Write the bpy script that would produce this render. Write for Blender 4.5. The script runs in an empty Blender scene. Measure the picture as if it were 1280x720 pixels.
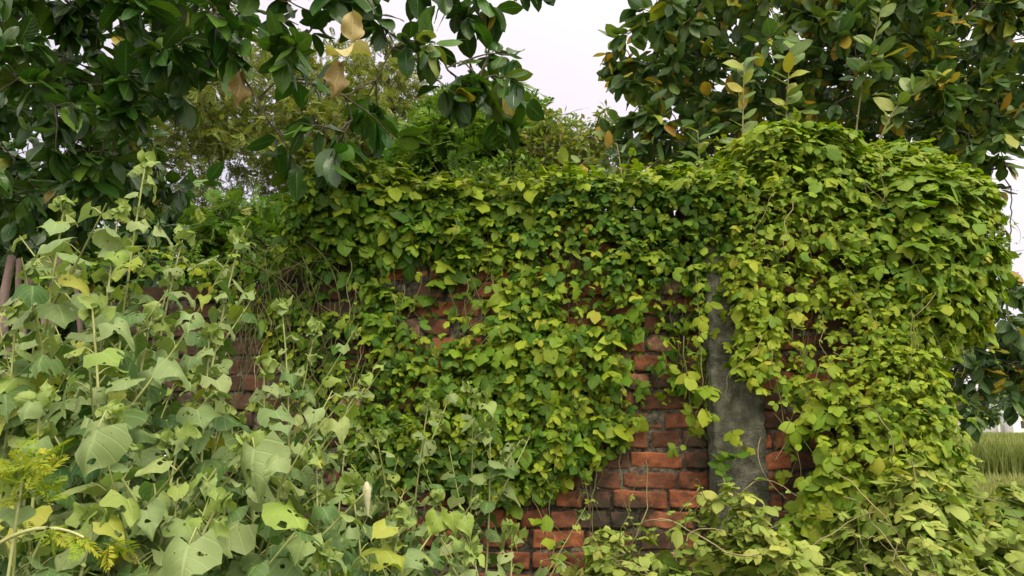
import bpy, math
import numpy as np
R = np.random.default_rng(11)
PI = math.pi
scene = bpy.context.scene
COL = scene.collection

# ------------------------------------------------------------------ camera geometry
CAM = np.array([0.0, 0.0, 1.45]); PITCH = math.radians(10.7); F = 924.0
CP, SP = math.cos(PITCH), math.sin(PITCH)
def at(px, py, Y):
    """world point seen at photo pixel (1280x720) at ground distance Y"""
    cx = (px-640)/F; cu = (360-py)/F
    d = np.array([cx, CP-cu*SP, SP+cu*CP]); return CAM + d*(Y/d[1])
def proj(P):
    d = np.asarray(P) - CAM
    fw = d[..., 1]*CP + d[..., 2]*SP; up = -d[..., 1]*SP + d[..., 2]*CP
    return 640+F*d[..., 0]/fw, 360-F*up/fw
def nrm(a): return a/np.maximum(np.linalg.norm(a, axis=-1, keepdims=True), 1e-9)
def sn(p, f, seed):
    r = np.random.default_rng(seed); v = 0
    for k in range(5):
        d = nrm(r.normal(size=3))*f*r.uniform(.6, 1.5); v = v + np.sin(p@d + r.uniform(0, 7))
    return v/3.2

# ------------------------------------------------------------------ mesh building
def make_mesh(name, V, Q, mat, parent=None, uv=None, tint=None, smooth=True, loc=None):
    """V (n,3), Q (m,4) int; uv per vertex; tint per vertex rgb"""
    V = np.ascontiguousarray(V, np.float32)
    if loc is not None: V = V - np.asarray(loc, np.float32)
    Q = np.ascontiguousarray(Q, np.int32)
    me = bpy.data.meshes.new(name)
    me.vertices.add(len(V)); me.vertices.foreach_set('co', V.ravel())
    me.loops.add(Q.size); me.loops.foreach_set('vertex_index', Q.ravel())
    me.polygons.add(len(Q)); me.polygons.foreach_set('loop_start', np.arange(0, Q.size, Q.shape[1], dtype=np.int32))
    me.update(calc_edges=True)
    me.polygons.foreach_set('use_smooth', np.full(len(Q), smooth, bool))
    if uv is not None:
        l = me.uv_layers.new(name='UVMap'); l.data.foreach_set('uv', np.ascontiguousarray(uv[Q.ravel()], np.float32).ravel())
    if tint is not None:
        a = me.attributes.new('tint', 'FLOAT_COLOR', 'POINT')
        c = np.ones((len(V), 4), np.float32); c[:, :3] = tint; a.data.foreach_set('color', c.ravel())
    me.materials.append(mat)
    o = bpy.data.objects.new(name, me); COL.objects.link(o)
    if parent is not None: o.parent = parent
    return o
class MB:
    def __init__(s): s.V = []; s.Q = []; s.U = []; s.T = []; s.n = 0
    def add(s, V, Q, uv=None, tint=None):
        V = np.asarray(V, float).reshape(-1, 3); s.V.append(V); s.Q.append(np.asarray(Q, int)+s.n); s.n += len(V)
        s.U.append(np.zeros((len(V), 2)) if uv is None else uv)
        s.T.append(np.broadcast_to(np.array([.5, .5, .5]) if tint is None else tint, (len(V), 3)))
    def tube(s, P, r0, r1, n=5, tint=None):
        P = np.asarray(P, float); m = len(P)
        if m < 2: return
        t = nrm(np.gradient(P, axis=0)); ref = np.array([0, 0, 1.]) if abs(t[0, 2]) < .9 else np.array([1., 0, 0])
        a = nrm(np.cross(t, ref)); b = np.cross(t, a)
        r = np.linspace(r0, r1, m)[:, None, None] if np.isscalar(r0) and np.isscalar(r1) else np.asarray(r0)[:, None, None]
        th = np.arange(n)*2*PI/n
        V = P[:, None, :] + r*(np.cos(th)[None, :, None]*a[:, None, :] + np.sin(th)[None, :, None]*b[:, None, :])
        i = np.arange(m-1)[:, None]*n; j = np.arange(n)[None, :]; k = (j+1) % n
        Q = np.stack([i+j, i+k, i+n+k, i+n+j], -1).reshape(-1, 4)
        uv = np.stack(np.broadcast_arrays(np.arange(n)[None, :]/n, np.linspace(0, 1, m)[:, None]), -1).reshape(-1, 2)
        s.add(V.reshape(-1, 3), Q, uv, tint)
    def box(s, c, h, rz=0, tint=None):
        V = np.array([[x, y, z] for z in (-1, 1) for y in (-1, 1) for x in (-1, 1)], float)*h
        cs, sn_ = math.cos(rz), math.sin(rz)
        V = np.stack([V[:, 0]*cs-V[:, 1]*sn_, V[:, 0]*sn_+V[:, 1]*cs, V[:, 2]], -1)+np.asarray(c)
        s.add(V, [[0, 2, 3, 1], [4, 5, 7, 6], [0, 1, 5, 4], [2, 6, 7, 3], [0, 4, 6, 2], [1, 3, 7, 5]], None, tint)
    def grid(s, V, uv=None, tint=None):
        a, b = V.shape[:2]; i = np.arange(a-1)[:, None]*b; j = np.arange(b-1)[None, :]
        s.add(V.reshape(-1, 3), np.stack([i+j, i+j+1, i+b+j+1, i+b+j], -1).reshape(-1, 4), uv, tint)
    def build(s, name, mat, parent=None, smooth=True, loc=None):
        if not s.V: return None
        return make_mesh(name, np.concatenate(s.V), np.concatenate(s.Q), mat, parent, np.concatenate(s.U), np.concatenate(s.T), smooth, loc)

# ------------------------------------------------------------------ leaves
def leaf_template(tw, ww, nl, nw, fold=.25, droop=.15, back=0., wave=0., jag=0., tip=.0, seed=0):
    r = np.random.default_rng(seed)
    t = np.linspace(0, 1, nl+1); w = np.interp(t, tw, ww)
    sx = np.linspace(-1, 1, 2*nw+1)
    if back: w = np.convolve(np.pad(w, 1, mode='edge'), [.25, .5, .25], 'valid'); w[-1] = .008
    T, S = np.meshgrid(t, sx, indexing='ij')
    j = 1+jag*np.where(np.arange(nl+1) % 2 == 0, 1, -1)[:, None]*(np.abs(S) > .9)
    wl = (w*(1+jag*r.uniform(-1, 1, nl+1)))[:, None]; wr = (w*(1+jag*r.uniform(-1, 1, nl+1)))[:, None]
    X = S*np.where(S < 0, wl, wr)*j
    Y = T - back*np.abs(S)**1.3*(1-T)**3
    Z = np.abs(X)*fold - (1.1*np.abs(X)**2.2*(1 if back else .4)) - droop*T**2 + wave*np.sin(T*9+r.uniform(0, 6))*S*np.abs(S) + tip*T**4
    Z = Z + wave*.6*np.sin(S*4+T*5+r.uniform(0, 6))*.5
    V = np.stack([X, Y, Z], -1).reshape(-1, 3); uv = np.stack([S*.5+.5, T], -1).reshape(-1, 2)
    b = 2*nw+1; i = np.arange(nl)[:, None]*b; jj = np.arange(b-1)[None, :]
    Q = np.stack([i+jj, i+jj+1, i+b+jj+1, i+b+jj], -1).reshape(-1, 4)
    return V, Q, uv
def frond_template(n=8, lw=.09, ll=.42, droop=.25, seed=0):
    r = np.random.default_rng(seed); V = []; Q = []; U = []
    for k in range(n):
        y = .12+.86*k/n; L = ll*math.sin(PI*(.18+.74*k/n))
        for sd in (-1, 1):
            a = math.radians(62-25*k/n+r.uniform(-10, 10)); dx, dy = sd*math.sin(a), math.cos(a)
            z0 = -droop*y*y; dz = -.25*L+r.uniform(-.06, .06)
            p = np.array([0, y, z0]); q = p+np.array([dx*L, dy*L, dz]); m = (p+q)/2+np.array([0, 0, .02])
            s_ = np.array([-dy*sd, dx*sd, 0])*lw
            i = len(V); V += [p, m-s_, q, m+s_]; Q.append([i, i+1, i+2, i+3]); U += [[.5, 0], [.1, .5], [.5, 1], [.9, .5]]
    V += [[-.01, 0, 0], [.01, 0, 0], [.008, 1, -droop], [-.008, 1, -droop]]; i = len(V)-4; Q.append([i, i+1, i+2, i+3]); U += [[.5, .5]]*4
    return np.array(V, float), np.array(Q), np.array(U, float)
class Leaves:
    def __init__(s): s.P = []; s.D = []; s.N = []; s.S = []; s.T = []
    def add(s, p, d, n, size, tint):
        p = np.atleast_2d(p); m = len(p)
        s.P.append(p); s.D.append(np.broadcast_to(d, (m, 3))); s.N.append(np.broadcast_to(n, (m, 3)))
        s.S.append(np.broadcast_to(size, (m,))); s.T.append(np.broadcast_to(tint, (m, 3)))
    def build(s, name, temps, mat, parent=None, rng=R, loc=None):
        if not s.P: return None
        P = np.concatenate(s.P); D = nrm(np.concatenate(s.D)); N = np.concatenate(s.N); S = np.concatenate(s.S); T = np.concatenate(s.T)
        N = nrm(N - (N*D).sum(-1, keepdims=True)*D); X = np.cross(D, N)
        pick = rng.integers(0, len(temps), len(P)); Vs = []; Qs = []; Us = []; Ts = []; n0 = 0
        for k, (V, Q, U) in enumerate(temps):
            m = np.where(pick == k)[0]
            if len(m) == 0: continue
            sw = S[m]*rng.uniform(.82, 1.15, len(m)); zz = S[m]*rng.uniform(.3, 1.6, len(m))
            W = P[m][:, None]+X[m][:, None]*(V[None, :, 0:1]*sw[:, None, None])+D[m][:, None]*(V[None, :, 1:2]*S[m][:, None, None])+N[m][:, None]*(V[None, :, 2:3]*zz[:, None, None])
            nv = len(V); Vs.append(W.reshape(-1, 3)); Qs.append((Q[None]+np.arange(len(m))[:, None, None]*nv).reshape(-1, 4)+n0); n0 += nv*len(m)
            Us.append(np.tile(U, (len(m), 1))); Ts.append(np.repeat(T[m], nv, 0))
        return make_mesh(name, np.concatenate(Vs), np.concatenate(Qs), mat, parent, np.concatenate(Us), np.concatenate(Ts), True, loc)
tints = lambda n, lo=0., hi=.8, pw=1., rng=R: np.stack([lo+(hi-lo)*rng.random(n)**pw, rng.random(n), rng.random(n)], -1)

VINE = [leaf_template([0, .12, .35, .6, .85, 1], [.14, .38, .46, .40, .19, .015], 4, 2, f, d, .1, .04, 0, 0, i) for i, (f, d) in enumerate([(.2, .12), (.35, .3), (.1, .2), (.28, .05)])]
WEED = [leaf_template([0, .1, .25, .42, .6, .8, 1], w, 12, 4, f, d, .32, .085, .02, 0, i) for i, (f, d, w) in enumerate([
    (.12, .18, [.34, .54, .62, .52, .38, .17, .01]), (.25, .35, [.34, .52, .58, .46, .29, .11, .01]),
    (.05, .25, [.34, .56, .66, .50, .31, .13, .01]), (-.18, .3, [.34, .54, .60, .49, .34, .14, .01]), (.4, .5, [.33, .5, .56, .43, .26, .09, .01])])]
FICUS = [leaf_template([0, .1, .3, .55, .8, .94, 1], [.03, .17, .27, .29, .20, .08, .005], 6, 2, f, d, 0, .03, 0, 0, i) for i, (f, d) in enumerate([(.18, .12), (.3, .28), (.1, .05), (-.1, .2), (.4, .1)])]
CURL = leaf_template([0, .1, .3, .55, .8, .94, 1], [.03, .2, .33, .33, .24, .12, .02], 10, 3, .45, .35, 0, .22, .04, .15, 9)
FROND = [frond_template(9, .055, .40, .3, i) for i in range(3)]
SMALL = [leaf_template([0, .3, .65, 1], [.06, .30, .27, .02], 2, 1, f, .2, 0, 0, 0, 0, i) for i, f in enumerate((.2, .4))]

# ------------------------------------------------------------------ materials
def new_mat(name):
    m = bpy.data.materials.new(name); m.use_nodes = True; nt = m.node_tree; nt.nodes.clear(); return m, nt
def nd(nt, typ, **kw):
    n = nt.nodes.new(typ)
    for k, v in kw.items():
        if k.startswith('i_'):
            key = k[2:]; n.inputs[int(key) if key.isdigit() else key.replace('_', ' ')].default_value = v
        else: setattr(n, k, v)
    return n
def ramp(nt, stops, fac, interp='LINEAR'):
    r = nt.nodes.new('ShaderNodeValToRGB'); r.color_ramp.interpolation = interp; e = r.color_ramp.elements
    while len(e) < len(stops): e.new(.5)
    for k, (p, c) in enumerate(stops): e[k].position = p; e[k].color = (*c, 1) if len(c) == 3 else c
    nt.links.new(fac, r.inputs[0]); return r.outputs[0]
def math_(nt, op, a, b=None, clamp=False):
    n = nt.nodes.new('ShaderNodeMath'); n.operation = op; n.use_clamp = clamp
    for i, v in enumerate((a, b)):
        if v is None: continue
        if isinstance(v, (int, float)): n.inputs[i].default_value = v
        else: nt.links.new(v, n.inputs[i])
    return n.outputs[0]
def mix(nt, f, a, b, blend='MIX'):
    n = nt.nodes.new('ShaderNodeMix'); n.data_type = 'RGBA'; n.blend_type = blend
    for i, v in ((0, f), (6, a), (7, b)):
        if isinstance(v, (int, float)): n.inputs[i].default_value = v
        elif isinstance(v, tuple): n.inputs[i].default_value = (*v, 1)
        else: nt.links.new(v, n.inputs[i])
    return n.outputs[2]
def leaf_mat(name, stops, rough=.45, transl=.3, spec=.4, vein=.25, nveins=6, holes=0., blotch=.3, tcol=(1.15, 1.2, .45)):
    m, nt = new_mat(name); L = nt.links.new
    at_ = nd(nt, 'ShaderNodeAttribute', attribute_name='tint'); sx = nd(nt, 'ShaderNodeSeparateColor'); L(at_.outputs['Color'], sx.inputs[0])
    base = ramp(nt, stops, sx.outputs[0])
    uv = nd(nt, 'ShaderNodeUVMap'); su = nd(nt, 'ShaderNodeSeparateXYZ'); L(uv.outputs[0], su.inputs[0])
    ax = math_(nt, 'ABSOLUTE', math_(nt, 'SUBTRACT', su.outputs[0], .5))
    mid = math_(nt, 'SUBTRACT', 1., math_(nt, 'MULTIPLY', ax, 22.), True)
    lat = math_(nt, 'SINE', math_(nt, 'MULTIPLY', math_(nt, 'SUBTRACT', su.outputs[1], math_(nt, 'MULTIPLY', ax, .55)), 6.283*nveins))
    lat = math_(nt, 'MULTIPLY', math_(nt, 'SUBTRACT', lat, .82, ), 5., True)
    vn = math_(nt, 'MAXIMUM', mid, math_(nt, 'MULTIPLY', lat, .6))
    tc = nd(nt, 'ShaderNodeTexCoord'); no = nd(nt, 'ShaderNodeTexNoise', i_Scale=28., i_Detail=4.); L(tc.outputs['Object'], no.inputs['Vector'])
    base = mix(nt, math_(nt, 'MULTIPLY', vn, vein), base, tuple(min(1, c*1.9+.05) for c in stops[min(2, len(stops)-1)][1]))
    hsv = nd(nt, 'ShaderNodeHueSaturation'); L(base, hsv.inputs['Color'])
    L(math_(nt, 'ADD', math_(nt, 'MULTIPLY', sx.outputs[1], .03), .485), hsv.inputs['Hue'])
    L(math_(nt, 'ADD', math_(nt, 'MULTIPLY', math_(nt, 'ADD', math_(nt, 'MULTIPLY', sx.outputs[2], .5), no.outputs[0]), blotch*1.4), 1-blotch), hsv.inputs['Value'])
    base = hsv.outputs[0]
    # brown specks on some leaves
    n2 = nd(nt, 'ShaderNodeTexNoise', i_Scale=90., i_Detail=2.); L(tc.outputs['Object'], n2.inputs['Vector'])
    sp = math_(nt, 'MULTIPLY', math_(nt, 'SUBTRACT', n2.outputs[0], .68), 14., True)
    base = mix(nt, math_(nt, 'MULTIPLY', sp, .7), base, (.09, .06, .025))
    bs = nd(nt, 'ShaderNodeBsdfPrincipled', i_Roughness=rough); L(base, bs.inputs['Base Color']); bs.inputs['Specular IOR Level'].default_value = spec
    bp = nd(nt, 'ShaderNodeBump', i_Strength=.35, i_Distance=.004); L(math_(nt, 'ADD', math_(nt, 'MULTIPLY', vn, -1.), no.outputs[0]), bp.inputs['Height']); L(bp.outputs[0], bs.inputs['Normal'])
    tl = nd(nt, 'ShaderNodeBsdfTranslucent'); L(mix(nt, 1., base, tcol, 'MULTIPLY'), tl.inputs['Color'])
    mx = nd(nt, 'ShaderNodeMixShader', i_0=transl); L(bs.outputs[0], mx.inputs[1]); L(tl.outputs[0], mx.inputs[2]); out = mx.outputs[0]
    if holes:
        n3 = nd(nt, 'ShaderNodeTexNoise', i_Scale=42., i_Detail=1.); L(tc.outputs['Object'], n3.inputs['Vector'])
        h = math_(nt, 'GREATER_THAN', n3.outputs[0], holes)
        tr = nd(nt, 'ShaderNodeBsdfTransparent'); m2 = nd(nt, 'ShaderNodeMixShader'); L(h, m2.inputs[0]); L(out, m2.inputs[1]); L(tr.outputs[0], m2.inputs[2]); out = m2.outputs[0]
    o = nd(nt, 'ShaderNodeOutputMaterial'); L(out, o.inputs[0]); return m
def rough_mat(name, stops, scale=8., rough=.9, bump=.4, dist=.01, attr=False, stain=None, detail=6., stain_scale=2.):
    m, nt = new_mat(name); L = nt.links.new
    tc = nd(nt, 'ShaderNodeTexCoord'); no = nd(nt, 'ShaderNodeTexNoise', i_Scale=scale, i_Detail=detail, i_Roughness=.65); L(tc.outputs['Object'], no.inputs['Vector'])
    if attr:
        a = nd(nt, 'ShaderNodeAttribute', attribute_name='tint'); sx = nd(nt, 'ShaderNodeSeparateColor'); L(a.outputs['Color'], sx.inputs[0])
        c = ramp(nt, stops, sx.outputs[0])
        c = mix(nt, .8, c, ramp(nt, [(.3, (.35, .33, .32)), (.5, (.95, .95, .95)), (.7, (1.5, 1.45, 1.4))], no.outputs[0]), 'MULTIPLY')
    else: c = ramp(nt, stops, no.outputs[0])
    if stain:
        ns = nd(nt, 'ShaderNodeTexNoise', i_Scale=stain_scale, i_Detail=8., i_Roughness=.7); L(tc.outputs['Object'], ns.inputs['Vector'])
        for lo, hi, colr, amt in stain:
            f = nd(nt, 'ShaderNodeMapRange', i_1=lo, i_2=hi); L(ns.outputs[0], f.inputs[0])
            c = mix(nt, math_(nt, 'MULTIPLY', f.outputs[0], amt), c, colr)
    bs = nd(nt, 'ShaderNodeBsdfPrincipled', i_Roughness=rough); L(c, bs.inputs['Base Color']); bs.inputs['Specular IOR Level'].default_value = .25
    nb = nd(nt, 'ShaderNodeTexNoise', i_Scale=scale*6, i_Detail=5.); L(tc.outputs['Object'], nb.inputs['Vector'])
    bp = nd(nt, 'ShaderNodeBump', i_Strength=bump, i_Distance=dist); L(math_(nt, 'ADD', no.outputs[0], math_(nt, 'MULTIPLY', nb.outputs[0], .6)), bp.inputs['Height']); L(bp.outputs[0], bs.inputs['Normal'])
    o = nd(nt, 'ShaderNodeOutputMaterial'); L(bs.outputs[0], o.inputs[0]); return m

M = {}
M['vine'] = leaf_mat('vine leaf', [(0, (.024, .066, .006)), (.4, (.070, .146, .010)), (.75, (.190, .256, .016)), (.9, (.25, .30, .022)), (1, (.33, .25, .03))], .5, .3, .18, .15, 4, tcol=(1.1, 1.25, .3))
M['creeper'] = leaf_mat('pale creeper leaf', [(0, (.05, .11, .012)), (.5, (.14, .205, .028)), (.8, (.25, .295, .06)), (.92, (.30, .31, .06)), (1, (.33, .28, .08))], .55, .28, .25, .2, 4, tcol=(1.1, 1.2, .4))
M['weed'] = leaf_mat('weed leaf', [(0, (.028, .078, .012)), (.5, (.095, .160, .042)), (.8, (.20, .255, .098)), (.92, (.20, .28, .03)), (1, (.28, .27, .04))], .55, .3, .3, .26, 5, holes=.665, blotch=.22, tcol=(1.1, 1.2, .5))
M['ficus'] = leaf_mat('dark ficus leaf', [(0, (.013, .042, .006)), (.5, (.030, .085, .010)), (.8, (.075, .15, .016)), (.92, (.19, .20, .03)), (1, (.32, .24, .035))], .33, .24, .4, .3, 8, blotch=.3)
M['ficus2'] = leaf_mat('bush ficus leaf', [(0, (.028, .070, .028)), (.5, (.070, .130, .038)), (.8, (.13, .195, .04)), (.9, (.26, .29, .03)), (1, (.40, .24, .035))], .38, .28, .32, .3, 8, blotch=.3)
M['frond'] = leaf_mat('feathery leaf', [(0, (.04, .10, .010)), (.5, (.09, .18, .018)), (.85, (.17, .25, .03)), (1, (.2, .19, .04))], .6, .3, .2, .1, 2)
M['olive'] = leaf_mat('olive feathery leaf', [(0, (.075, .105, .018)), (.5, (.14, .175, .032)), (.85, (.23, .25, .06)), (1, (.22, .18, .05))], .6, .35, .2, .1, 2)
M['yellowleaf'] = leaf_mat('fresh yellow leaf', [(0, (.14, .22, .015)), (.6, (.21, .27, .015)), (1, (.32, .31, .02))], .55, .35, .25, .15, 3)
M['dryleaf'] = leaf_mat('dry tan leaf', [(0, (.20, .14, .06)), (.6, (.34, .27, .11)), (1, (.40, .36, .17))], .6, .25, .3, .15, 8)
M['grass'] = leaf_mat('field grass', [(0, (.10, .13, .03)), (.5, (.17, .20, .055)), (1, (.27, .27, .11))], .6, .3, .2, 0, 1)
M['stem'] = rough_mat('vine stem', [(0, (.04, .045, .012)), (.5, (.10, .10, .035)), (1, (.26, .21, .11))], 12, .7, .2, .002, attr=True)
M['weedstem'] = rough_mat('weed stem', [(0, (.12, .15, .04)), (.5, (.22, .25, .08)), (1, (.30, .30, .14))], 12, .6, .2, .002, attr=True)
M['bark'] = rough_mat('bark', [(.3, (.035, .028, .02)), (.55, (.085, .068, .05)), (.75, (.15, .125, .10))], 14, .9, .8, .02)
M['root'] = rough_mat('aerial root bark', [(.25, (.11, .08, .07)), (.55, (.23, .165, .145)), (.8, (.36, .27, .245))], 9, .85, .5, .01)
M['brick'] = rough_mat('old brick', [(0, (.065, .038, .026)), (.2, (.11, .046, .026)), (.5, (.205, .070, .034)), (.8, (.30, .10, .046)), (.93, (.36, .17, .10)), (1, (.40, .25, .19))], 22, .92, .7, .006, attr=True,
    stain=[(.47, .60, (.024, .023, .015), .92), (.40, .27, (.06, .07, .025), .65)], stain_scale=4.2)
M['mortar'] = rough_mat('old mortar', [(.35, (.022, .02, .015)), (.5, (.10, .088, .066)), (.68, (.25, .22, .175))], 34, .97, 1., .012, stain=[(.5, .62, (.02, .022, .012), .9)], stain_scale=2.6)
M['plaster'] = rough_mat('grey plaster', [(.3, (.05, .05, .036)), (.5, (.105, .102, .076)), (.7, (.20, .19, .15))], 26, .95, 1., .012, stain=[(.5, .62, (.025, .028, .014), .85), (.42, .3, (.075, .085, .035), .7)], stain_scale=5.)
M['stone'] = rough_mat('dark stone', [(.3, (.02, .02, .016)), (.7, (.06, .058, .045))], 9, .95, .6, .01)
M['soil'] = rough_mat('soil', [(.3, (.05, .045, .02)), (.5, (.09, .10, .03)), (.75, (.15, .15, .055))], 3., .95, .5, .03)
M['fieldsoil'] = rough_mat('field ground', [(.3, (.10, .12, .035)), (.5, (.15, .17, .05)), (.75, (.22, .22, .085))], .8, .95, .4, .05)
M['path'] = rough_mat('dry path', [(.3, (.22, .20, .12)), (.6, (.32, .28, .19))], 2., .95, .4, .03)
M['white'] = rough_mat('white wash', [(.3, (.62, .60, .60)), (.7, (.78, .76, .76))], .6, .8, .1, .01)
M['sheet'] = rough_mat('grey sheet', [(.3, (.28, .28, .29)), (.7, (.40, .40, .40))], .7, .6, .1, .01)
M['dark'] = rough_mat('dark opening', [(.3, (.02, .02, .025)), (.7, (.05, .05, .055))], 1., .4, .1, .01)
M['petal_leaf'] = rough_mat('pale rolled leaf', [(.3, (.26, .27, .15)), (.7, (.40, .38, .25))], 30, .6, .2, .002)
M['petal'] = rough_mat('white petal', [(.3, (.7, .7, .66)), (.7, (.82, .82, .8))], 30, .6, .1, .001)

# ------------------------------------------------------------------ things
def tag(o, label, cat=None, group=None, kind=None):
    if label: o['label'] = label
    if cat: o['category'] = cat
    if group: o['group'] = group
    if kind: o['kind'] = kind
    return o
def thing(name, label, cat, group=None):
    o = bpy.data.objects.new(name, None); o.empty_display_size = .1; COL.objects.link(o); return tag(o, label, cat, group)
def settle(root, loc):
    root.location = loc                          # mesh children were built in world space: shift them under the empty
    for c in root.children:
        c.location = (-loc[0], -loc[1], -loc[2])

# ================================================================== ground and field
g = MB()
xs = np.concatenate([-np.geomspace(1200, 6, 24), np.linspace(-5, 8, 40), np.geomspace(9, 1200, 24)]); ys = np.concatenate([[-900, -300, -80, -30, -12], np.linspace(-5, 12, 50), np.geomspace(13, 1500, 30)])
X, Y = np.meshgrid(xs, ys, indexing='ij'); P = np.stack([X, Y, X*0], -1)
P[..., 2] = np.where(Y < 12, .03*sn(P, 1.7, 3), 0)
g.grid(P.transpose(1, 0, 2)); tag(g.build('ground', M['soil']), 'dark soil ground with low green cover', None, None, 'structure')
def strip(name, y0, y1, x0, x1, z, mat, label):
    b = MB(); X, Y = np.meshgrid(np.linspace(x0, x1, 60), np.linspace(y0, y1, 6), indexing='ij'); P = np.stack([X, Y+.4*np.sin(X*.3)*min(1, (y1-y0)*.1), X*0+z], -1)
    b.grid(P.transpose(1, 0, 2)); return tag(b.build(name, M[mat]), label, None, None, 'structure')
strip('field', 8.6, 128, 2.2, 190, .035, 'fieldsoil', 'green crop field behind the wall')
strip('dirt_path', 18.6, 21.6, 2.2, 90, .045, 'path', 'dry pale strip of ground crossing the field')
def blades(name, y0, y1, n, h, wdt, tlo, thi, label, a0=1150, a1=1420):
    y = np.exp(R.uniform(math.log(y0), math.log(y1), n)); px = R.uniform(a0, a1, n); x = (px-640)/F*y*1.01
    p = np.stack([x, y, np.full(n, .03)], -1); az = R.uniform(0, 2*PI, n); hh = h*R.uniform(.6, 1.3, n)*(1+.25*sn(p, .8, 5)); ww = wdt*np.clip(y/14, 1, 6)*R.uniform(.7, 1.3, n)
    le = R.uniform(.1, .55, n); d = np.stack([np.cos(az)*le, np.sin(az)*le, np.ones(n)], -1); s = np.stack([-np.sin(az), np.cos(az), az*0], -1)
    top = d*hh[:, None]; mid = d*np.array([.6, .6, 1.])*(.55*hh)[:, None]
    V = np.stack([p-s*ww[:, None], p+s*ww[:, None], p+mid+s*ww[:, None]*.8, p+mid-s*ww[:, None]*.8, p+top+s*.001, p+top-s*.001], 1).reshape(-1, 3)
    i = np.arange(n)[:, None]*6; Q = np.concatenate([i+np.array([[0, 1, 2, 3]]), i+np.array([[3, 2, 4, 5]])], 0)
    t = np.repeat(np.stack([np.clip(tlo+(thi-tlo)*R.random(n)+.15*sn(p, .5, 9), 0, 1), R.random(n), R.random(n)], -1), 6, 0)
    tag(make_mesh(name, V, Q, M['grass'], None, np.tile([[.2, 0], [.8, 0], [.7, .5], [.3, .5], [.5, 1], [.5, 1]], (n, 1)), t), label, None, None, 'stuff')
blades('grass', 8.6, 18.8, 26000, .34, .010, .45, 1., 'pale green grass of the nearer field')
blades('crop', 21.5, 29, 9000, .75, .012, .0, .35, 'darker taller crop row across the field')
blades('meadow', 29, 60, 12000, .55, .012, .4, .95, 'light green crop further out in the field')
blades('pasture', 60, 127, 9000, .7, .010, .2, .6, 'far green band of the field')

# ================================================================== bricks
DIR = nrm(np.array([1., -.08, 0])); NRM = np.array([-.08, -1., 0]); NRM = nrm(NRM)
WO = np.array([0, 3.0, 0.])                      # wall plane origin (x = 0)
CH = .076
def brick_face(mb, O, u, n, s0, s1, top, seed, zmin=0., pad=.0):
    r = np.random.default_rng(seed); z = zmin; row = 0
    while z < 3.2:
        s = s0 - r.uniform(0, .12); hd = r.random() < .5
        zj = z+r.uniform(-.004, .004)
        while s < s1:
            L = (.106 if r.random() < (.85 if hd else .35) else .215)*r.uniform(.88, 1.06)
            a, b = max(s, s0), min(s+L, s1); s += L+r.uniform(.005, .013)
            if b-a < .035: continue
            if z+CH > top(.5*(a+b))+r.uniform(-.02, .03): continue
            if r.random() < .012: continue           # lost brick
            h = .067*r.uniform(.92, 1.06); nu = 12 if b-a > .15 else 8
            eu_ = .0025/(b-a); uu = np.concatenate([[0, eu_, 4*eu_], np.linspace(.16, .84, nu-4), [1-4*eu_, 1-eu_, 1]]); vv = np.array([0, .035, .14, .27, .41, .55, .7, .86, .965, 1.])
            U, Vv = np.meshgrid(uu, vv, indexing='ij'); ru, rv = U*(b-a), Vv*h
            eu = np.minimum(ru, (b-a)-ru); ev = np.minimum(rv, h-rv); e = np.minimum(eu, ev)
            sk = r.uniform(-.008, .008)+.006*math.sin(a*3+row)
            base = O+u*(a+ru)[..., None]+np.array([0, 0, 1.])*(zj+rv+sk*(U-.5))[..., None]
            wob = sn(base.reshape(-1, 3), 55., 21).reshape(U.shape)*.003+sn(base.reshape(-1, 3), 140., 22).reshape(U.shape)*.0015
            out = r.normal(0, .0055)+wob*1.3+r.normal(0, .007)*(U-.5)+r.normal(0, .006)*(Vv-.5); ring = (e < 1e-6)
            corner = -.007*r.uniform(.2, 1.8)*np.exp(-(eu+ev)/.010)-.0025*np.exp(-e/.002)+.0035*sn(base.reshape(-1, 3), 220., 24).reshape(U.shape)
            dep = np.where(ring, -.045, out+corner)
            chip = r.random() < .45
            if chip: dep = dep-np.where(ring, 0, .02*np.exp(-((ru-r.choice([0, b-a]))**2+(rv-r.choice([0, h]))**2)/.0009))
            lat = .003*sn(base.reshape(-1, 3), 70., 23).reshape(U.shape)
            Vw = base+n*dep[..., None]+u*(lat*(e < .012))[..., None]+np.array([0, 0, 1.])*(lat*(e < .012))[..., None]
            t = np.clip(r.normal(.46, .22), 0, .9)
            if r.random() < .06: t = r.uniform(.92, 1)
            if r.random() < .09: t = r.uniform(0, .15)
            if a < -.75: t *= r.uniform(0, .15)  # left wall end: shade under the overhanging tree put into the brick tint
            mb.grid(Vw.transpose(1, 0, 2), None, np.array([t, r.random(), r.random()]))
        z += CH; row += 1
def wall_top(x): return 2.36+.02*math.sin(x*5) if x > -.82 else max(2.09, 2.36-(-.84-x)*1.9)-(.05*(-1.3-x) if x < -1.3 else 0)
def mortar_sheet(mb, O, u, n, s0, s1, top, step=.022, dep=-.014):
    S = np.arange(s0, s1+1e-6, step); Z = np.arange(0, 2.75, step)
    A, B = np.meshgrid(S, Z, indexing='ij'); T = np.vectorize(top)(A); Bc = np.minimum(B, T-.04)
    P = O+u*A[..., None]+np.array([0, 0, 1.])*Bc[..., None]
    d = dep+.006*sn(P.reshape(-1, 3), 18., 31).reshape(A.shape)+.004*sn(P.reshape(-1, 3), 60., 32).reshape(A.shape)
    mb.grid((P+n*d[..., None]).transpose(1, 0, 2))
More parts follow.
